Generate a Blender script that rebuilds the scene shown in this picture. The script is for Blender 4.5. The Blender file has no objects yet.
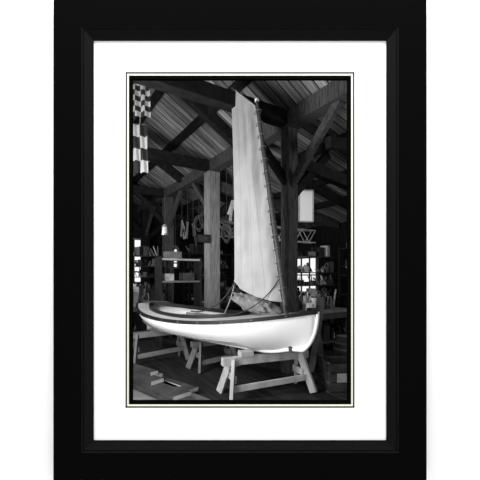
import bpy, math, random
from mathutils import Vector, Matrix, noise
random.seed(7)
scene = bpy.context.scene
scene.view_settings.view_transform = 'Standard'
scene.view_settings.look = 'None'

# ------------------------------------------------------------ materials
def mat(name, c, rough=0.6, spec=0.3, var=0.0, scale=8.0, bump=0.0, stretch=(1,1,1), c2=None, metal=0.0, rgb=None):
    m = bpy.data.materials.new(name); m.use_nodes = True
    nt = m.node_tree; b = nt.nodes['Principled BSDF']
    b.inputs['Roughness'].default_value = rough
    b.inputs['Specular IOR Level'].default_value = spec
    b.inputs['Metallic'].default_value = metal
    b.inputs['Base Color'].default_value = (c, c, c, 1) if rgb is None else (*rgb, 1)
    if var or bump:
        tc = nt.nodes.new('ShaderNodeTexCoord'); mp = nt.nodes.new('ShaderNodeMapping')
        mp.inputs['Scale'].default_value = stretch
        nz = nt.nodes.new('ShaderNodeTexNoise'); nz.inputs['Scale'].default_value = scale
        nz.inputs['Detail'].default_value = 6
        nt.links.new(tc.outputs['Object'], mp.inputs[0]); nt.links.new(mp.outputs[0], nz.inputs['Vector'])
        if var:
            cr = nt.nodes.new('ShaderNodeValToRGB')
            lo = c*(1-var); hi = c*(1+var) if c2 is None else c2
            cr.color_ramp.elements[0].position = .3; cr.color_ramp.elements[1].position = .7
            cr.color_ramp.elements[0].color = (lo, lo, lo, 1); cr.color_ramp.elements[1].color = (hi, hi, hi, 1)
            nt.links.new(nz.outputs['Fac'], cr.inputs[0]); nt.links.new(cr.outputs[0], b.inputs['Base Color'])
        if bump:
            bp = nt.nodes.new('ShaderNodeBump'); bp.inputs['Strength'].default_value = bump
            bp.inputs['Distance'].default_value = .02
            nt.links.new(nz.outputs['Fac'], bp.inputs['Height']); nt.links.new(bp.outputs[0], b.inputs['Normal'])
    return m

M_white = mat('white_plaster', .92, .9, .1)
M_mat = mat('mat_board', .95, .9, .05)
M_cream = mat('cream_fillet', .8, .9, .05, rgb=(.72,.72,.60))
M_frame = mat('black_matte_moulding', .0025, .9, 0)
M_frame2 = mat('black_lip_painted_highlight', .006, .8, 0.02)  # lighter black paints the bevel's highlight into the inner lip
M_black = mat('black_card', .002, .95, .0)
M_hull = mat('hull_white_paint', .92, .4, .35, var=.03, scale=3)
M_rail = mat('dark_varnish', .010, .5, .3)
M_deck = mat('deck_canvas', .5, .7, .2, var=.15, scale=5)
M_inner = mat('boat_interior', .2, .7, .2, var=.3, scale=6)
M_spar = mat('spar_varnish', .05, .5, .3, var=.3, scale=10, stretch=(1,1,.1))
M_rope = mat('rope', .35, .9, .1)
M_ropeD = mat('rope_dark', .04, .9, .1)
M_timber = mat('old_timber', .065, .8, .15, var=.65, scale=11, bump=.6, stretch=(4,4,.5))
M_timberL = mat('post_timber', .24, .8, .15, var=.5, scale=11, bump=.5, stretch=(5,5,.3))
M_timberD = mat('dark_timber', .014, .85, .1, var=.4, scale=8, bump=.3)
M_horse = mat('sawhorse_pine', .40, .75, .2, var=.25, scale=7, stretch=(1,1,.4))
M_horseD = mat('sawhorse_grey', .15, .75, .2, var=.25, scale=7)
M_lum1 = mat('lumber_dark', .045, .8, .2, var=.5, scale=5)
M_lum2 = mat('lumber_mid', .13, .8, .2, var=.4, scale=5)
M_lum3 = mat('lumber_light', .35, .8, .2, var=.25, scale=5)
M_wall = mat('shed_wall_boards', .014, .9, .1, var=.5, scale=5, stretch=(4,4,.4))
M_g = [mat('grey_paint_%d' % i, v, .6, .3, var=.3, scale=9) for i, v in enumerate([.005, .02, .05, .15, .40, .8])]
M_paper = mat('white_paper', .85, .9, .1)
M_metal = mat('galvanised_metal', .5, .4, .5, metal=.6, var=.2, scale=10)

def plank_mat(name, c, ang, width, var=.5, gap=.012):
    m = bpy.data.materials.new(name); m.use_nodes = True
    nt = m.node_tree; b = nt.nodes['Principled BSDF']; b.inputs['Roughness'].default_value = .8
    b.inputs['Specular IOR Level'].default_value = .15
    tc = nt.nodes.new('ShaderNodeTexCoord'); mp = nt.nodes.new('ShaderNodeMapping')
    mp.inputs['Rotation'].default_value = (0, 0, -ang)
    nt.links.new(tc.outputs['Object'], mp.inputs[0])
    sx = nt.nodes.new('ShaderNodeSeparateXYZ'); nt.links.new(mp.outputs[0], sx.inputs[0])
    dv = nt.nodes.new('ShaderNodeMath'); dv.operation = 'DIVIDE'; dv.inputs[1].default_value = width
    nt.links.new(sx.outputs['Y'], dv.inputs[0])
    fl = nt.nodes.new('ShaderNodeMath'); fl.operation = 'FLOOR'; nt.links.new(dv.outputs[0], fl.inputs[0])
    fr = nt.nodes.new('ShaderNodeMath'); fr.operation = 'FRACT'; nt.links.new(dv.outputs[0], fr.inputs[0])
    wn = nt.nodes.new('ShaderNodeTexWhiteNoise'); wn.noise_dimensions = '1D'; nt.links.new(fl.outputs[0], wn.inputs['W'])
    gt = nt.nodes.new('ShaderNodeMath'); gt.operation = 'GREATER_THAN'; gt.inputs[1].default_value = gap/width
    nt.links.new(fr.outputs[0], gt.inputs[0])
    mp2 = nt.nodes.new('ShaderNodeMapping'); mp2.inputs['Scale'].default_value = (.6, 9, 1)
    nt.links.new(mp.outputs[0], mp2.inputs[0])
    nz = nt.nodes.new('ShaderNodeTexNoise'); nz.inputs['Scale'].default_value = 2.5; nz.inputs['Detail'].default_value = 6
    nt.links.new(mp2.outputs[0], nz.inputs['Vector'])
    a1 = nt.nodes.new('ShaderNodeMapRange'); a1.inputs['To Min'].default_value = 1-var; a1.inputs['To Max'].default_value = 1+var
    nt.links.new(wn.outputs['Value'], a1.inputs[0])
    a2 = nt.nodes.new('ShaderNodeMapRange'); a2.inputs['From Min'].default_value=.25; a2.inputs['From Max'].default_value=.75
    a2.inputs['To Min'].default_value = .3*c; a2.inputs['To Max'].default_value = 1.7*c
    nt.links.new(nz.outputs['Fac'], a2.inputs[0])
    m1 = nt.nodes.new('ShaderNodeMath'); m1.operation = 'MULTIPLY'; nt.links.new(a1.outputs[0], m1.inputs[0]); nt.links.new(a2.outputs[0], m1.inputs[1])
    m2 = nt.nodes.new('ShaderNodeMath'); m2.operation = 'MULTIPLY'; nt.links.new(m1.outputs[0], m2.inputs[0]); nt.links.new(gt.outputs[0], m2.inputs[1])
    nt.links.new(m2.outputs[0], b.inputs['Base Color'])
    return m

# ------------------------------------------------------------ mesh builder
class MB:
    def __init__(s): s.v=[]; s.f=[]; s.m=[]; s.mats=[]; s.smooth=[]
    def mi(s, m):
        if m not in s.mats: s.mats.append(m)
        return s.mats.index(m)
    def add(s, vs, fs, m, smooth=False):
        o=len(s.v); k=s.mi(m)
        s.v += [Vector(p) for p in vs]
        for f in fs: s.f.append([i+o for i in f]); s.m.append(k); s.smooth.append(smooth)
    def box(s, c, size, m, rz=0, R=None):
        if R is None: R=Matrix.Rotation(rz,3,'Z')
        c=Vector(c); hx,hy,hz=[a/2 for a in size]
        vs=[c+R@Vector((x*hx,y*hy,z*hz)) for z in (-1,1) for x,y in ((-1,-1),(1,-1),(1,1),(-1,1))]
        s.add(vs,[(3,2,1,0),(4,5,6,7),(0,1,5,4),(1,2,6,5),(2,3,7,6),(3,0,4,7)],m)
    def beam(s, p, q, w, h, m):
        p=Vector(p); q=Vector(q); d=(q-p); L=d.length; d.normalize()
        up=Vector((0,0,1))
        if abs(d.z)>.99: up=Vector((.844,.537,0))
        side=up.cross(d).normalized(); u2=d.cross(side).normalized()
        R=Matrix((d,side,u2)).transposed()
        s.box((p+q)/2,(L,w,h),m,R=R)
    def cyl(s, p, q, r1, r2, m, n=16, caps=True):
        p=Vector(p); q=Vector(q); d=(q-p).normalized()
        a=d.orthogonal().normalized(); b=d.cross(a)
        vs=[]
        for c,r in ((p,r1),(q,r2)):
            for i in range(n):
                t=2*math.pi*i/n; vs.append(c+a*(r*math.cos(t))+b*(r*math.sin(t)))
        s.add(vs,[(i,(i+1)%n,n+(i+1)%n,n+i) for i in range(n)],m,True)
        if caps: s.add(vs,[tuple(reversed(range(n))),tuple(range(n,2*n))],m)
    def tube(s, pts, r, m, n=8, closed=False):
        pts=[Vector(p) for p in pts]; N=len(pts); vs=[]; prev=None
        for i,p in enumerate(pts):
            a=pts[(i+1)%N] if (closed or i<N-1) else p
            b=pts[i-1] if (closed or i>0) else p
            d=(a-b).normalized()
            x=d.orthogonal().normalized() if prev is None else (prev-d*prev.dot(d)).normalized()
            prev=x; y=d.cross(x)
            for k in range(n):
                t=2*math.pi*k/n; vs.append(p+x*(r*math.cos(t))+y*(r*math.sin(t)))
        fs=[]
        for i in range(N if closed else N-1):
            j=(i+1)%N
            for k in range(n): fs.append((i*n+k,i*n+(k+1)%n,j*n+(k+1)%n,j*n+k))
        s.add(vs,fs,m,True)
    def strip(s, pts, w, h, m):
        pts=[Vector(p) for p in pts]; N=len(pts); vs=[]
        for i,p in enumerate(pts):
            d=(pts[min(i+1,N-1)]-pts[max(i-1,0)]); sd=Vector((-d.y,d.x,0)).normalized()
            for a,b in ((-1,-1),(1,-1),(1,1),(-1,1)): vs.append(p+sd*(a*w/2)+Vector((0,0,b*h/2)))
        fs=[(0,1,2,3),((N-1)*4+3,(N-1)*4+2,(N-1)*4+1,(N-1)*4)]
        for i in range(N-1):
            for k in range(4): fs.append((i*4+k,i*4+(k+1)%4,(i+1)*4+(k+1)%4,(i+1)*4+k))
        s.add(vs,fs,m)
    def grid(s, rows, m, smooth=True):
        nr=len(rows); nc=len(rows[0]); vs=[p for r in rows for p in r]
        s.add(vs,[(i*nc+j,i*nc+j+1,(i+1)*nc+j+1,(i+1)*nc+j) for i in range(nr-1) for j in range(nc-1)],m,smooth)
    def obj(s, name, parent=None, bevel=0, recalc=True):
        lo=Vector([min(p[i] for p in s.v) for i in range(3)]); hi=Vector([max(p[i] for p in s.v) for i in range(3)])
        o0=Vector(((lo.x+hi.x)/2,(lo.y+hi.y)/2,lo.z))
        me=bpy.data.meshes.new(name); me.from_pydata([tuple(p-o0) for p in s.v],[],s.f)
        for mt in s.mats: me.materials.append(mt)
        for p,k,sm in zip(me.polygons,s.m,s.smooth): p.material_index=k; p.use_smooth=sm
        if recalc:
            import bmesh
            bm=bmesh.new(); bm.from_mesh(me); bmesh.ops.recalc_face_normals(bm,faces=bm.faces); bm.to_mesh(me); bm.free()
        ob=bpy.data.objects.new(name,me); scene.collection.objects.link(ob); ob.location=o0
        if parent is not None:
            bpy.context.view_layer.update()
            ob.parent=parent; ob.matrix_parent_inverse=parent.matrix_world.inverted()
        if bevel:
            b=ob.modifiers.new('bevel','BEVEL'); b.width=bevel; b.segments=2; b.limit_method='ANGLE'
        return ob
def empty(name, loc):
    e=bpy.data.objects.new(name,None); e.location=loc; e.empty_display_size=.2
    scene.collection.objects.link(e); bpy.context.view_layer.update(); return e

A = math.atan2(.537,.844)
def P(u,v,z=0): return Vector((.844*u-.537*v, .537*u+.844*v, z))
WY=2.42
def v0(u): return (WY+.04-.537*u)/.844

# ------------------------------------------------------------ shell
def wall_with_holes(name, origin, ux, length, height, holes, thick, m, z0=0.0):
    mb=MB(); ux=Vector(ux).normalized(); ny=Vector((-ux.y,ux.x,0)); origin=Vector(origin)
    xs=sorted({0,length,*[h[0] for h in holes],*[h[1] for h in holes]})
    zs=sorted({z0,height,*[h[2] for h in holes],*[h[3] for h in holes]})
    R=Matrix((ux,ny,Vector((0,0,1)))).transposed()
    for i in range(len(xs)-1):
        for j in range(len(zs)-1):
            cx=(xs[i]+xs[i+1])/2; cz=(zs[j]+zs[j+1])/2
            if any(h[0]<cx<h[1] and h[2]<cz<h[3] for h in holes): continue
            mb.box(origin+ux*cx+ny*(thick/2)+Vector((0,0,cz)),(xs[i+1]-xs[i],thick,zs[j+1]-zs[j]),m,R=R)
    return mb.obj(name)
wall_with_holes('wall_front',(-6,2.30,0),(1,0,0),15,6.5,[(6-.86,6+.86,.61,3.09)],.12,M_white)
L_u0,L_u1=-3.0,8.0
M_floor=plank_mat('floor_boards',.02,A+math.pi/2,.22,.4)
mb=MB(); mb.add([(-5.1,WY,0),(8.4,WY,0),P(8.2,13.2),P(-3.1,13.2)],[(0,1,2,3)],M_floor); mb.obj('floor')
M_gf=mat('gallery_floor',.6,.6,.2,var=.05,scale=3)
mb=MB(); mb.box((1.5,-.85,-.05),(15,6.3,.1),M_gf); mb.obj('floor_gallery')
a=P(L_u0,v0(L_u0)); b=P(L_u0,13)
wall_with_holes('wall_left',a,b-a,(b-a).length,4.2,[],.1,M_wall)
a=P(L_u1,v0(L_u1)); b=P(L_u1,13); LR=(b-a).length
wr=[(LR-5.2,LR-3.6,1.0,2.2),(LR-2.6,LR-1.0,1.0,2.2)]
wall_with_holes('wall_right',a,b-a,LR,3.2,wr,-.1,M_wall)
wins=[(6.05,6.75,1.3,3.0),(7.55,8.2,1.9,2.7),(1.5,3.0,1.2,3.0)]
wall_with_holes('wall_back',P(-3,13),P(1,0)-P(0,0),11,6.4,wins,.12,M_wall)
k=0
for (x0,x1,z0,z1) in wins:
    k+=1; mb=MB(); u0=x0-3;u1=x1-3
    for u in (u0,u1): mb.beam(P(u,12.97,z0),P(u,12.97,z1),.08,.07,M_g[3])
    for z in (z0,z1): mb.beam(P(u0-.04,12.97,z),P(u1+.04,12.97,z),.08,.07,M_g[3])
    mb.beam(P((u0+u1)/2,13.02,z0),P((u0+u1)/2,13.02,z1),.05,.05,M_g[1])
    for i in range(1,4): mb.beam(P(u0,13.02,z0+(z1-z0)*i/4),P(u1,13.02,z0+(z1-z0)*i/4),.05,.05,M_g[1])
    mb.obj('window_%d'%k)
for (x0,x1,z0,z1) in wr:
    k+=1; mb=MB(); va=13-LR+x0; vb=13-LR+x1
    for v in (va,vb): mb.beam(P(7.97,v,z0),P(7.97,v,z1),.08,.07,M_g[3])
    for z in (z0,z1): mb.beam(P(7.97,va-.04,z),P(7.97,vb+.04,z),.08,.07,M_g[3])
    for i in range(1,4): mb.beam(P(8.02,va+(vb-va)*i/4,z0),P(8.02,va+(vb-va)*i/4,z1),.04,.04,M_g[1])
    mb.beam(P(8.02,va,(z0+z1)/2),P(8.02,vb,(z0+z1)/2),.04,.04,M_g[1])
    mb.obj('window_%d'%k)
M_roof=plank_mat('roof_boards',.22,A,.17,.55,gap=.02)
def roofz(u):
    if u<.6: return 6.1-(.6-u)*.6
    if u<3.6: return 6.1-(u-.6)*.6
    return 4.3-(u-3.6)*.25
mb=MB()
for ua,ub in ((-3.2,.6),(.6,3.6),(3.6,8.2)):
    c=[P(ua,v0(ua)-.02,roofz(ua)),P(ub,v0(ub)-.02,roofz(ub)),P(ub,13.2,roofz(ub)),P(ua,13.2,roofz(ua))]
    c+=[p+Vector((0,0,.06)) for p in c]
    mb.add(c,[(0,1,2,3),(4,5,6,7),(0,1,5,4),(1,2,6,5),(2,3,7,6),(3,0,4,7)],M_roof)
mb.obj('ceiling')
fr=empty('timber_frame',P(3.6,6,0))
mb=MB()
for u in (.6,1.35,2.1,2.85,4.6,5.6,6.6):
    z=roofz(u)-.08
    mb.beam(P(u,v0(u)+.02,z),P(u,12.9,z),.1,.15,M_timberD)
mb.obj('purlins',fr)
mb=MB()
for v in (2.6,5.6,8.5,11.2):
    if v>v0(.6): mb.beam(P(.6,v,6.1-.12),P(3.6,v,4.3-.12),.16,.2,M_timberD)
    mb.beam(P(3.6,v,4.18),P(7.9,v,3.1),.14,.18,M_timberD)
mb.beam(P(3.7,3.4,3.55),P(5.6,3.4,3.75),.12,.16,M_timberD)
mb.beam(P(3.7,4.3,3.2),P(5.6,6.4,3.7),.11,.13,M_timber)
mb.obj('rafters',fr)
mb=MB(); mb.beam(P(3.6,v0(3.6)+.02,4.12),P(3.6,12.9,4.12),.24,.26,M_timber); mb.obj('wall_plate',fr,bevel=.01)
mb=MB()
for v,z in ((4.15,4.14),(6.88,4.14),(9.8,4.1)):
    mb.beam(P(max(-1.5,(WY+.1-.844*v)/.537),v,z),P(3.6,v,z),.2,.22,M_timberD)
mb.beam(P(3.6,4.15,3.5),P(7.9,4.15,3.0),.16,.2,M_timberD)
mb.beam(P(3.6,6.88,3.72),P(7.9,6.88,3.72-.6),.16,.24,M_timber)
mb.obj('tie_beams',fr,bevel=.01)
mb=MB()
for v,w,m in ((4.15,.20,M_timber),(6.88,.28,M_timberL),(9.8,.28,M_timber),(12.2,.28,M_timberD)):
    c=P(3.6,v,2.0); mb.box(c,(w,w,4.0),m,rz=A)
mb.obj('posts',fr,bevel=.012)
mb=MB()
for v in (4.15,6.88,9.8,12.2):
    for sgn in (-1,1):
        if v+sgn*1.05>12.9 or (v==6.88 and sgn==-1): continue
        mb.beam(P(3.6,v+sgn*.05,3.05),P(3.6,v+sgn*1.05,4.02),.09,.12,M_timber)
    if v!=6.88: mb.beam(P(3.55,v,3.1),P(2.6,v,4.05),.09,.12,M_timberD)
    mb.beam(P(3.65,v,2.9),P(4.5,v,3.75),.11,.14,M_timberD)
mb.obj('knee_braces',fr,bevel=.006)

# ------------------------------------------------------------ picture frame
pf=empty('picture_frame',(0,2.28,1.84))
def rect_rings(name, rings, mats, parent):
    mb=MB()
    for i in range(len(rings)-1):
        vs=[]
        for (x0,x1,z0,z1,y) in rings[i:i+2]: vs+=[(x0,y,z0),(x1,y,z0),(x1,y,z1),(x0,y,z1)]
        for k in range(4): mb.add(vs,[(k,(k+1)%4,4+(k+1)%4,4+k)],mats[i])
    return mb.obj(name,parent,recalc=False)
OX,OZ0,OZ1=1.264,.205,3.470
def ins(d,y): return (-OX+d,OX-d,OZ0+d,OZ1-d,y)
rect_rings('frame_moulding',[ins(0,2.30),ins(0,2.235),ins(.010,2.225),ins(.195,2.225),ins(.203,2.232),ins(.210,2.232),ins(.250,2.262),ins(.256,2.262),ins(.256,2.30)],
           [M_frame,M_frame,M_frame,M_frame2,M_frame,M_frame2,M_frame2,M_frame],pf)
mo=(-.790,.790,.684,3.000)
def mi(d,y): return (mo[0]+d,mo[1]-d,mo[2]+d,mo[3]-d,y)
rect_rings('mat_board',[(-1.1,1.1,.38,3.3,2.276),mi(0,2.276)],[M_mat],pf)
rect_rings('mat_fillet',[mi(0,2.276),mi(.009,2.278),mi(.010,2.278),mi(.022,2.280),mi(.046,2.280),mi(.046,2.30)],
           [M_black,M_black,M_cream,M_black,M_black],pf)

# ------------------------------------------------------------ sailboat
BL=3.72; d2=Vector((.746,-.667,0)); bow=Vector((.92,3.9,0)); st=bow-d2*BL; nl=Vector((d2.y*-1,d2.x,0))
def B(x,y,z): return st+d2*x+nl*y+Vector((0,0,z))
def sm(a,b,x):
    t=max(0,min(1,(x-a)/(b-a))); return t*t*(3-2*t)
def hb(t):
    if t>.45: return .66*(1-((t-.45)/.55)**2.4)
    return .66*(1-.80*((.45-t)/.45)**2.3)
def sheer(t): return .945+ (.225*((t-.42)/.58)**2 if t>.42 else .11*((.42-t)/.42)**2)
def keel(t): return .575+.10*sm(.75,1,t)+.22*(max(0,.42-t)/.42)**2
def hullpt(t,k,side,off=0):
    ph=k*math.pi/2; s=sm(.55,1,t)
    y=(hb(t))*math.sin(ph)**(1+.5*s); zz=1-math.cos(ph)
    f=.38+.2*s
    zz=zz*(1-f)+k*f
    z=keel(t)+(sheer(t)-keel(t))*zz
    x=t*BL-.20*(1-k)**2*sm(.8,1,t)+.16*(1-k)*(1-sm(0,.15,t))
    return B(x,side*(y+off),z)
boat=empty('sailboat',B(BL/2,0,.56))
N=56;K=14
rows=[]
for i in range(N+1):
    t=i/N
    rows.append([hullpt(t,1-j/K,-1) for j in range(K)]+[hullpt(t,j/K,1) for j in range(K+1)])
mb=MB(); mb.grid(rows,M_hull)
r0=rows[0]; mb.add(r0,[tuple(range(len(r0)))],M_hull)
hull=mb.obj('hull',boat)
so=hull.modifiers.new('solid','SOLIDIFY'); so.thickness=.015
def ck(t):
    q=1-abs((t-.39)/.31)**3.2
    return 0 if q<=0 else max(0,(hb(t)*.70))*q**.5
ts=[i/80 for i in range(81)]
def dz(t,w): return sheer(t)-.004+.05*(1-(w/.66)**2)*(hb(t)/.66)
mb=MB()
for side in (-1,1):
    rows=[]
    for t in ts:
        h=hb(t)*.985; c=ck(t); row=[]
        for j in range(7):
            w=h+(c-h)*j/6; row.append(B(t*BL,side*w,dz(t,w)))
        rows.append(row)
    mb.grid(rows,M_deck)
mb.obj('deck',boat)
mb=MB()
tt=[.081+.618*i/60 for i in range(61)]
pts=[B(t*BL,-ck(t),dz(t,ck(t))+.02) for t in tt]+[B(t*BL,ck(t),dz(t,ck(t))+.02) for t in reversed(tt)]
pts.append(pts[0]); mb.strip(pts,.022,.06,M_rail); mb.obj('coaming',boat)
mb=MB()
rows=[[B(t*BL,w*hb(t)*.72,.70+.10*max(0,.3-t)/.3) for w in (-1,-.5,0,.5,1)] for t in [.08+.64*i/20 for i in range(21)]]
mb.grid(rows,M_inner)
BA=math.atan2(d2.y,d2.x)
for t in (.3,.55): mb.box(B(t*BL,0,.90),(.2,hb(t)*1.5,.03),M_deck,rz=BA)
mb.box(B(.45*BL,0,.83),(.75,.04,.3),M_inner,rz=BA)
mb.obj('cockpit_sole_and_thwarts',boat)
mb=MB()
for side in (-1,1):
    mb.strip([B(t*BL,side*(hb(t)+.008),sheer(t)-.005) for t in ts],.035,.045,M_rail)
mb.strip([B(-.005,y,sheer(0)-.005) for y in (-.14,0,.14)],.035,.045,M_rail)
mb.obj('rub_rail',boat)
mb=MB()
for i in range(9):
    t=.12+.1*i
    for side in (-1,1):
        p=B(t*BL,side*(hb(t)+.02),sheer(t)-.005); mb.box(p,(.022,.020,.014),M_g[3],rz=BA)
mb.obj('rail_blocks',boat)
mb=MB()
mb.tube([hullpt(1,k/12,1,0) for k in range(13)],.022,M_hull)
mb.tube([hullpt(t,0,1) for t in [.12+.88*i/40 for i in range(41)]],.024,M_hull)
mb.obj('stem_and_keel',boat)
mtop=Vector((.233,4.52,3.98))
mp0=B(BL-.45,0,1.15); mdir=(mtop-mp0).normalized()
def mast(z): return mp0+mdir*((z-1.15)/mdir.z)
mb=MB(); mb.cyl(mast(.63),mast(2.6),.034,.030,M_spar); mb.cyl(mast(2.6),mast(3.98),.030,.020,M_spar)
mb.cyl(mast(3.98),mast(4.01),.030,.030,M_g[5])
mb.cyl(mast(1.14),mast(1.21),.055,.045,M_rail)
mb.obj('mast',boat)
def leech(v):
    a=B(BL-1.33,0,1.50); b=B(BL-1.40,0,4.35); p=a.lerp(b,v); return p-d2*(-.02*math.sin(math.pi*v))
def luff(v): return mast(1.26+v*(3.93-1.26))
NS,NV=44,96; rows=[]
for i in range(NV+1):
    v=i/NV; row=[]
    for j in range(NS+1):
        w=j/NS; p=(luff(v)-d2*.045).lerp(leech(v),w)
        wrk=.014*math.sin(w*19+v*4)+.02*math.sin(w*9-v*3+1)*(1-.5*v)+.035*noise.noise(Vector((w*4,v*4,0)))+.010*noise.noise(Vector((w*9+v*6,v*14,3)))
        wrk+=.012*math.sin((w*.6+v)*52)*math.exp(-((w-.02)/.14)**2)
        bil=.10*math.sin(math.pi*w**.8)*(1-.75*v)
        env=math.sin(math.pi*min(1,max(0,w)))**.5*(1-.7*sm(.85,1,v))
        if w<.15: env=max(env,.4)
        p=p-nl*(bil+wrk*env)
        if v<.12: p.z-= .05*math.sin(math.pi*w)*(1-v/.12)
        row.append(p)
    rows.append(row)
ms=bpy.data.materials.new('sailcloth'); ms.use_nodes=True; nt=ms.node_tree; bs=nt.nodes['Principled BSDF']
bs.inputs['Roughness'].default_value=.85; bs.inputs['Specular IOR Level'].default_value=.1
uv=nt.nodes.new('ShaderNodeUVMap'); uv.uv_map='UVMap'; sx=nt.nodes.new('ShaderNodeSeparateXYZ'); nt.links.new(uv.outputs[0],sx.inputs[0])
mu=nt.nodes.new('ShaderNodeMath'); mu.operation='MULTIPLY'; mu.inputs[1].default_value=4; nt.links.new(sx.outputs['X'],mu.inputs[0])
fc=nt.nodes.new('ShaderNodeMath'); fc.operation='FRACT'; nt.links.new(mu.outputs[0],fc.inputs[0])
cr=nt.nodes.new('ShaderNodeValToRGB'); e=cr.color_ramp.elements; e[0].position=0; e[0].color=(.20,.20,.20,1); e[1].position=.07; e[1].color=(.31,.31,.31,1)
nt.links.new(fc.outputs[0],cr.inputs[0])
nz=nt.nodes.new('ShaderNodeTexNoise'); nz.inputs['Scale'].default_value=4; nz.inputs['Detail'].default_value=6
tc=nt.nodes.new('ShaderNodeTexCoord'); nt.links.new(tc.outputs['Object'],nz.inputs['Vector'])
mr=nt.nodes.new('ShaderNodeMapRange'); mr.inputs['To Min'].default_value=.8; mr.inputs['To Max'].default_value=1.2; nt.links.new(nz.outputs['Fac'],mr.inputs[0])
mx=nt.nodes.new('ShaderNodeVectorMath'); mx.operation='SCALE'; nt.links.new(cr.outputs[0],mx.inputs[0]); nt.links.new(mr.outputs[0],mx.inputs['Scale'])
nt.links.new(mx.outputs[0],bs.inputs['Base Color'])
mb=MB(); mb.grid(rows,ms); sail=mb.obj('sail',boat,recalc=False)
ul=sail.data.uv_layers.new(name='UVMap')
for lp in sail.data.loops:
    i,j=divmod(lp.vertex_index,NS+1); ul.data[lp.index].uv=(j/NS,i/NV)
mb=MB(); mb.tube([r[-1] for r in rows],.007,M_rope); mb.tube(rows[-1],.007,M_rope); mb.tube(rows[0],.007,M_rope)
mb.tube([r[0] for r in rows],.006,M_rope)
mb.obj('bolt_rope',boat)
mb=MB()
for i in range(15):
    z=1.42+i*.172; c=mast(z)-d2*.012; x=d2; y=nl
    mb.tube([c+x*(.046*math.cos(a_))+y*(.044*math.sin(a_))+Vector((0,0,.02*math.cos(a_))) for a_ in [2*math.pi*k/16 for k in range(16)]],.006,M_g[3],6,True)
mb.obj('mast_hoops',boat)
mb=MB(); mb.cyl(mast(3.93)+nl*.03-d2*.04,leech(1)+nl*.03,.016,.012,M_spar)
mb.cyl(mast(1.24)+nl*.03,leech(0)-Vector((0,0,.03))+nl*.03,.016,.014,M_spar)
mb.obj('gaff_and_boom',boat)
mb=MB(); rows2=[]
for i in range(33):
    th=math.pi*i/32; row=[]
    for j in range(49):
        ph=2*math.pi*j/48
        q=Vector((math.sin(th)*math.cos(ph),math.sin(th)*math.sin(ph),math.cos(th)))
        k=1+.25*noise.noise(q*2.2)+.16*noise.noise(q*5)+.08*math.sin(q.x*16+q.z*6)
        lx,ly,lz=.40*q.x*k,.11*q.y*k,.11*q.z*k
        row.append(B(BL-.94+lx,ly-.03,1.20+lz-.22*lx))
    rows2.append(row)
M_canv=mat('canvas_bundle',.16,.9,.1,var=.4,scale=9,bump=.6)
mb.grid(rows2,M_canv); mb.obj('lowered_canvas',boat)
mb=MB()
def qb(a,b,c,n=16): return [a*(1-t)**2+b*2*t*(1-t)+c*t*t for t in [i/n for i in range(n+1)]]
mb.tube(qb(leech(0),B(BL-1.6,-.1,1.0),B(BL-2.2,-.1,1.02)),.010,M_ropeD)
mb.tube(qb(leech(.02),B(BL-1.45,.1,1.3),B(BL-1.75,.2,.98)),.008,M_rope)
mb.tube(qb(mast(1.6),B(BL-.7,-.2,1.1),B(BL-1.3,-.3,1.03)),.006,M_ropeD)
mb.obj('sheet_rope',boat)
mb=MB(); mb.cyl(B(-.02,0,1.09),B(.75,0,1.12),.02,.014,M_spar); mb.box(B(-.05,0,.95),(.08,.04,.30),M_rail,rz=BA); mb.obj('tiller_and_rudder_head',boat)

# ------------------------------------------------------------ sawhorses
def sawhorse(p,q,h,spl,m,name='sawhorse',blocks=(),lw=.095,lt=.04):
    p=Vector(p); q=Vector(q); d=(q-p).normalized(); n=Vector((-d.y,d.x,0)); mb=MB()
    mb.beam(p+Vector((0,0,h-.05)),q+Vector((0,0,h-.05)),.10,.10,m)
    L=(q-p).length
    for e in (.14,L-.14):
        for s in (-1,1):
            top=p+d*e+n*(s*.05)+Vector((0,0,h-.03)); out=d*(-.10 if e<L/2 else .10)
            bot=p+d*e+n*(s*spl)+out+Vector((0,0,.012))
            mb.beam(top,bot,lt,lw,m)
        a_=p+d*e+Vector((0,0,h*.5)); mb.beam(a_-n*(spl*.55),a_+n*(spl*.55),.03,.09,m)
    mb.beam(p+d*.08-n*(spl*.62)+Vector((0,0,h*.30)),q-d*.08-n*(spl*.62)+Vector((0,0,h*.38)),.03,.08,m)
    for t,w,hh in blocks:
        mb.box(p+d*(t*L)+Vector((0,0,h+hh/2)),(w,.13,hh),m,rz=math.atan2(d.y,d.x))
    return mb.obj(name,bevel=.004)
sawhorse((-.23,4.25,0),(.95,4.70,0),.53,.24,M_horse,blocks=((.26,.18,.07),),lw=.10,lt=.045)
sawhorse((-1.95,5.78,0),(-1.05,6.40,0),.58,.2,M_horseD,blocks=((.5,.3,.04),))
sawhorse((-.80,5.45,0),(-.10,5.95,0),.50,.2,M_horseD)

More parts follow.
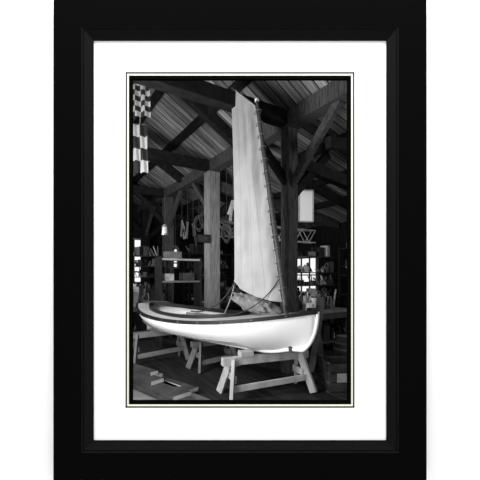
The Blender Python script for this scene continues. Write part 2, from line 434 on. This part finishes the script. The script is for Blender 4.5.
# ------------------------------------------------------------ lumber pile
mb=MB()
specs=[(-2.25,5.35,-.30,3.62,.0,.30,M_lum1),(-2.05,5.60,-.42,4.02,.0,.20,M_lum2),(-2.5,5.1,-.75,3.55,.0,.28,M_lum1),
 (-2.2,5.25,-.50,3.80,.05,.24,M_lum1),(-2.0,5.5,-.62,4.35,.05,.18,M_lum1),(-2.3,5.0,-1.0,3.85,.05,.2,M_lum2),
 (-2.0,5.3,-.70,4.02,.10,.26,M_lum1),(-2.3,5.5,-.80,4.3,.10,.08,M_lum3),(-2.0,5.15,-1.10,4.40,.15,.20,M_lum1),
 (-2.1,5.45,-1.15,4.65,.15,.14,M_lum2),(-1.95,5.25,-1.2,4.62,.20,.12,M_lum1)]
for x0,y0,x1,y1,z,w,m in specs:
    mb.beam((x0,y0,z+.025),(x1,y1,z+.025),w,.045,m)
    dd=Vector((x1-x0,y1-y0,0)).normalized(); e_=Vector((x1,y1,z+.025))+dd*.003
    mb.beam(e_-dd*.004,e_,w,.046,M_lum3)
mb.obj('lumber_pile')

# ------------------------------------------------------------ clutter helpers
def goods(mb,c,R,rz,x0,x1,d,z,gap,rnd,bright):
    x=x0
    while x<x1-.06:
        bw=rnd.uniform(.05,.2); bh=rnd.uniform(.25,.95)*gap
        m=rnd.choice([M_g[4],M_g[5],M_g[3]]) if rnd.random()<bright else rnd.choice(M_g[:3])
        if x+bw<x1:
            pc=c+R@Vector((x+bw/2,rnd.uniform(-.08,.04),z)); t=rnd.random()
            if t<.25: mb.box(pc+Vector((0,0,bh/2)),(bw,d*.5,bh),m,rz=rz+rnd.uniform(-.4,.4))
            elif t<.45:
                mb.cyl(pc,pc+Vector((0,0,bh*.75)),bw/2,bw/2,m); mb.cyl(pc+Vector((0,0,bh*.75)),pc+Vector((0,0,bh)),bw/2*.6,bw/6,m)
            elif t<.8:
                for q in range(4):
                    lean=rnd.uniform(-.14,.14); mb.beam(pc+R@Vector((rnd.uniform(-.06,.06),0,.01)),pc+R@Vector((lean,.05,bh*rnd.uniform(.6,1.2))),.02,bw*rnd.uniform(.1,.3),rnd.choice([m,M_g[1],M_g[3]]))
            else:
                mb.cyl(pc,pc+Vector((0,0,bh*.6)),bw/2*.8,bw/2,m); mb.tube([pc+Vector((0,0,bh*.6))+R@Vector((bw*.4*math.cos(q),0,bw*.5*math.sin(q))) for q in [math.pi*k/8 for k in range(9)]],.006,M_metal,5)
        x+=bw+rnd.uniform(-.05,.02)
def shelving(center,rz,w,d,h,n,name='shelving_unit',seed=1,bright=.4):
    rnd=random.Random(seed); e=empty(name,center); c=Vector(center); R=Matrix.Rotation(rz,3,'Z')
    mb=MB()
    for sx in (-1,1):
        for sy in (-1,1): mb.box(c+R@Vector((sx*w/2,sy*d/2,h/2)),(.05,.05,h),M_g[0],rz=rz)
    lv=[.1+(h-.15)*i/n+(rnd.uniform(-.08,.08) if 0<i<n else 0) for i in range(n+1)]
    for z in lv: mb.box(c+R@Vector((0,0,z)),(w,d,.02),M_g[1],rz=rz)
    mb.obj('shelf_frame',e)
    mb=MB()
    for z in lv: goods(mb,c,R,rz,-w/2+.04,w/2-.04,d,z+.012,h/n-.06,rnd,bright)
    mb.obj('stored_goods',e); return e
def bench(center,rz,w,d,h,name='workbench',seed=1):
    rnd=random.Random(seed); e=empty(name,center); c=Vector(center); R=Matrix.Rotation(rz,3,'Z'); mb=MB()
    mb.box(c+R@Vector((0,0,h-.03)),(w,d,.06),M_g[3],rz=rz)
    mb.box(c+R@Vector((0,0,.22)),(w*.94,d*.9,.03),M_g[2],rz=rz)
    mb.box(c+R@Vector((0,-d/2+.03,h-.12)),(w,.03,.12),M_g[2],rz=rz)
    for sx in (-1,1):
        for sy in (-1,1): mb.box(c+R@Vector((sx*(w/2-.05),sy*(d/2-.05),h/2)),(.08,.08,h),M_g[2],rz=rz)
    mb.obj('bench_frame',e,bevel=.004)
    mb=MB()
    goods(mb,c,R,rz,-w/2+.1,w/2-.05,d,h,.42,rnd,.4); goods(mb,c+R@Vector((0,.2,0)),R,rz,-w/2+.1,w/2-.3,d*.6,h,.6,rnd,.35)
    goods(mb,c,R,rz,-w/2+.1,w/2-.05,d,.24,.4,rnd,.3)
    mb.obj('bench_tools',e); return e
bench(P(4.9,5.0,0),A,1.8,.65,.88,seed=3)
shelving(P(5.6,5.95,0),A,2.2,.4,2.1,6,seed=4,bright=.35)
bench(P(6.5,3.6,0),A,1.5,.6,.85,seed=8)
shelving(P(7.1,5.4,0),A,1.2,.4,2.3,6,seed=9,bright=.4)
shelving(P(2.7,9.7,0),A,1.5,.4,2.2,6,seed=5,bright=.4)
bench(P(2.3,8.3,0),A,1.5,.7,.9,seed=6)
shelving(P(4.75,9.3,0),A,1.5,.4,2.3,6,seed=12,bright=.3)
bench(P(4.5,7.9,0),A,1.2,.6,.9,seed=16)
mb=MB(); rnd=random.Random(3)
for v in (5.2,5.45,5.7,5.95,6.2,7.3,7.6,7.95,8.3,8.7,9.2):
    z=rnd.uniform(2.4,3.2); c=P(3.6,v,z); mb.cyl(c,P(3.6,v,4.0),.006,.006,M_g[2],6)
    t=rnd.random(); m=rnd.choice([M_g[2],M_g[3],M_g[4],M_g[1]])
    if t<.55:
        for q in range(3): mb.beam(c,c+Vector((rnd.uniform(-.12,.12),0,-rnd.uniform(.25,.6))),.03,rnd.uniform(.03,.08),m)
    else:
        for k in range(4): mb.tube([c+Vector((.11*(1-.12*k)*math.cos(q),.02*k,.17*math.sin(q)-.15-.02*k)) for q in [2*math.pi*i/20 for i in range(20)]],.015,M_g[2],6,True)
mb.obj('hanging_tools',fr)
def lantern(p,zt,name='hanging_lantern'):
    p=Vector(p); mb=MB()
    mb.cyl(p,p+Vector((0,0,.05)),.09,.08,M_metal); mb.cyl(p+Vector((0,0,.05)),p+Vector((0,0,.2)),.07,.06,M_g[5]); mb.cyl(p+Vector((0,0,.2)),p+Vector((0,0,.28)),.08,.02,M_metal)
    mb.cyl(p+Vector((0,0,.28)),(p.x,p.y,zt),.005,.005,M_g[2],6); mb.obj(name)
lantern(P(2.85,8.0,2.6),roofz(2.85)-.16)
def panel(c,w,h,rz,m,mf):
    mb=MB(); c=Vector(c); R=Matrix.Rotation(rz,3,'Z')
    mb.box(c,(w,.02,h),m,rz=rz)
    for sx in (-1,1): mb.box(c+R@Vector((sx*w/2,0,0)),(.025,.035,h+.025),mf,rz=rz)
    for sz in (-1,1): mb.box(c+Vector((0,0,sz*h/2)),(w+.025,.035,.025),mf,rz=rz)
    return mb,c,R
mb,c,R=panel((1.32,6.6,2.98),.28,.62,.05,M_paper,M_g[4])
for x in (-.1,.1): mb.cyl(c+Vector((x,0,.30)),c+Vector((x,0,1.03)),.005,.005,M_g[2],6)
mb.obj('hanging_notice_board')
mb,c,R=panel(P(3.3,6.72,2.42),.30,.16,A,M_g[2],M_g[1]); mb.obj('post_sign')
e=empty('wall_shelf',P(2.9,7.2,0)); mb=MB()
mb.box(P(2.9,7.2,1.95),(1.0,.35,.04),M_g[4],rz=A); mb.box(P(2.9,7.2,1.45),(1.0,.35,.04),M_g[3],rz=A)
for u in (2.42,3.38): mb.box(P(u,7.2,1.0),(.05,.35,2.0),M_g[1],rz=A)
mb.box(P(2.75,7.2,2.05),(.35,.25,.16),M_g[3],rz=A); mb.box(P(3.1,7.2,1.56),(.28,.25,.18),M_g[2],rz=A); mb.box(P(2.65,7.2,1.55),(.2,.2,.16),M_g[4],rz=A)
mb.obj('shelf_boards',e)
mb=MB(); L=3.4; n=12
def G(s,z,o=0): return P(4.2+s,7.6+o,z)
for z in (2.62,3.0):
    for o in (-.09,.09): mb.beam(G(0,z,o),G(L,z,o),.03,.035,M_g[5])
for i in range(n):
    a0,a1=L*i/n,L*(i+1)/n; za,zb=(2.62,3.0) if i%2 else (3.0,2.62)
    for o in (-.09,.09): mb.beam(G(a0,za,o),G(a1,zb,o),.02,.022,M_g[5])
for s in (.3,3.1): mb.cyl(G(s,3.0),G(s,roofz(4.2+s)-.02),.01,.01,M_g[3],6)
mb.obj('lattice_girder')
e=empty('wooden_crate',(1.5,4.72,0)); mb=MB()
for z in (.07,.2,.33): mb.box((1.5,4.5,z),(.62,.02,.11),M_lum1); mb.box((1.5,4.95,z),(.62,.02,.11),M_lum1)
for z in (.07,.2,.33): mb.box((1.2,4.72,z),(.02,.45,.11),M_lum1); mb.box((1.8,4.72,z),(.02,.45,.11),M_lum1)
for x in (1.21,1.79):
    for y in (4.52,4.93): mb.box((x,y,.2),(.04,.04,.4),M_lum2)
mb.box((1.5,4.72,.02),(.6,.45,.02),M_lum1); mb.obj('crate_boards',e)
mb=MB(); mb.box((1.42,4.484,.2),(.2,.006,.12),M_g[4]); mb.obj('paper_label',e)
mb=MB(); c=Vector((1.78,5.45,0)); prof=[(.0,.19),(.12,.225),(.3,.245),(.48,.225),(.6,.19)]
for (z0,r0_),(z1,r1_) in zip(prof[:-1],prof[1:]): mb.cyl(c+Vector((0,0,z0)),c+Vector((0,0,z1)),r0_,r1_,M_lum1,24,caps=False)
mb.cyl(c+Vector((0,0,.56)),c+Vector((0,0,.58)),.19,.19,M_lum2,24)
for z,r in ((.1,.224),(.5,.224),(.2,.238),(.4,.238)): mb.cyl(c+Vector((0,0,z-.015)),c+Vector((0,0,z+.015)),r,r,M_g[3],24,caps=False)
mb.obj('wooden_barrel')
mb=MB()
for x0,x1,m in ((1.15,1.42,M_lum2),(1.35,1.30,M_lum1),(1.05,1.22,M_lum1)): mb.beam((x0,5.35,.03),(x1,5.78,1.02),.10,.03,m)
mb.obj('leaning_boards')

# ------------------------------------------------------------ flags
mf=bpy.data.materials.new('checker_cloth'); mf.use_nodes=True; nt=mf.node_tree; b=nt.nodes['Principled BSDF']; b.inputs['Roughness'].default_value=.9
uvn=nt.nodes.new('ShaderNodeUVMap'); uvn.uv_map='UVMap'
ch=nt.nodes.new('ShaderNodeTexChecker'); ch.inputs['Scale'].default_value=1; ch.inputs[1].default_value=(.4,.4,.4,1); ch.inputs[2].default_value=(.012,.012,.012,1)
nt.links.new(uvn.outputs[0],ch.inputs[0]); nt.links.new(ch.outputs[0],b.inputs['Base Color'])
def flag(name,x0,x1,y,z0,z1,cu,cv,top):
    mb=MB(); n=16; m=24
    rows=[[Vector((x0+(x1-x0)*j/n, y+.03*math.sin(j*.9+i*.15), z0+(z1-z0)*i/m)) for j in range(n+1)] for i in range(m+1)]
    mb.grid(rows,mf); nv=len(mb.v)
    mb.cyl((x0-.02,y,z1),(x1+.02,y,z1),.012,.012,M_spar,8); mb.cyl(((x0+x1)/2,y,z1),((x0+x1)/2,y,top),.005,.005,M_rope,6)
    o=mb.obj(name); ul=o.data.uv_layers.new(name='UVMap')
    for lp in o.data.loops:
        k=lp.vertex_index
        if k<nv: i,j=divmod(k,n+1); ul.data[lp.index].uv=(cu*j/n+.001,cv*i/m+.001)
        else: ul.data[lp.index].uv=(1.5,.5)
flag('checkered_flag',-1.66,-1.36,5.0,4.0,4.72,4,9,5.5)
flag('checkered_flag',-1.68,-1.44,5.15,3.20,3.95,2,4,5.5)

# ------------------------------------------------------------ lights
def area(name,loc,target,size,power,sy=None):
    l=bpy.data.lights.new(name,'AREA'); l.energy=power; l.size=size
    if sy: l.shape='RECTANGLE'; l.size_y=sy
    o=bpy.data.objects.new(name,l); o.location=loc
    o.rotation_euler=(Vector(target)-Vector(loc)).to_track_quat('-Z','Y').to_euler(); scene.collection.objects.link(o)
area('gallery_wall_fill',(0,.9,5.2),(0,2.3,1.2),6,260,.5)  # unseen light added to lift the wall and mat to white
area('shed_key_light',(-2.2,2.75,2.6),(-.1,4.6,1.6),.9,82)
area('shed_low_fill',(-1.3,2.7,.8),(-.2,4.7,.8),.7,32)  # added low fill that brightens the hull's underside, no lamp there
area('shed_ceiling_fill',(-2.2,3.2,1.6),(-1.4,7.5,5.2),1.0,100)  # added fill aimed up at the roof boards, not a hanging lamp
area('shed_right_light',(3.6,4.2,3.2),(2.0,6.5,1.2),.8,34)
area('shed_left_light',P(1.2,7.5,3.6),P(2.8,9.2,1.2),.8,40)
w=bpy.data.worlds.new('World'); scene.world=w; w.use_nodes=True
w.node_tree.nodes['Background'].inputs[0].default_value=(1,1,1,1); w.node_tree.nodes['Background'].inputs[1].default_value=1.0

cd=bpy.data.cameras.new('camera'); cam=bpy.data.objects.new('camera',cd); scene.collection.objects.link(cam)
cam.location=(0,0,1.6); cam.rotation_euler=(math.pi/2,0,0); cd.sensor_width=36; cd.lens=36*330/480; cd.shift_y=35/480
cd.clip_start=.05; scene.camera=cam
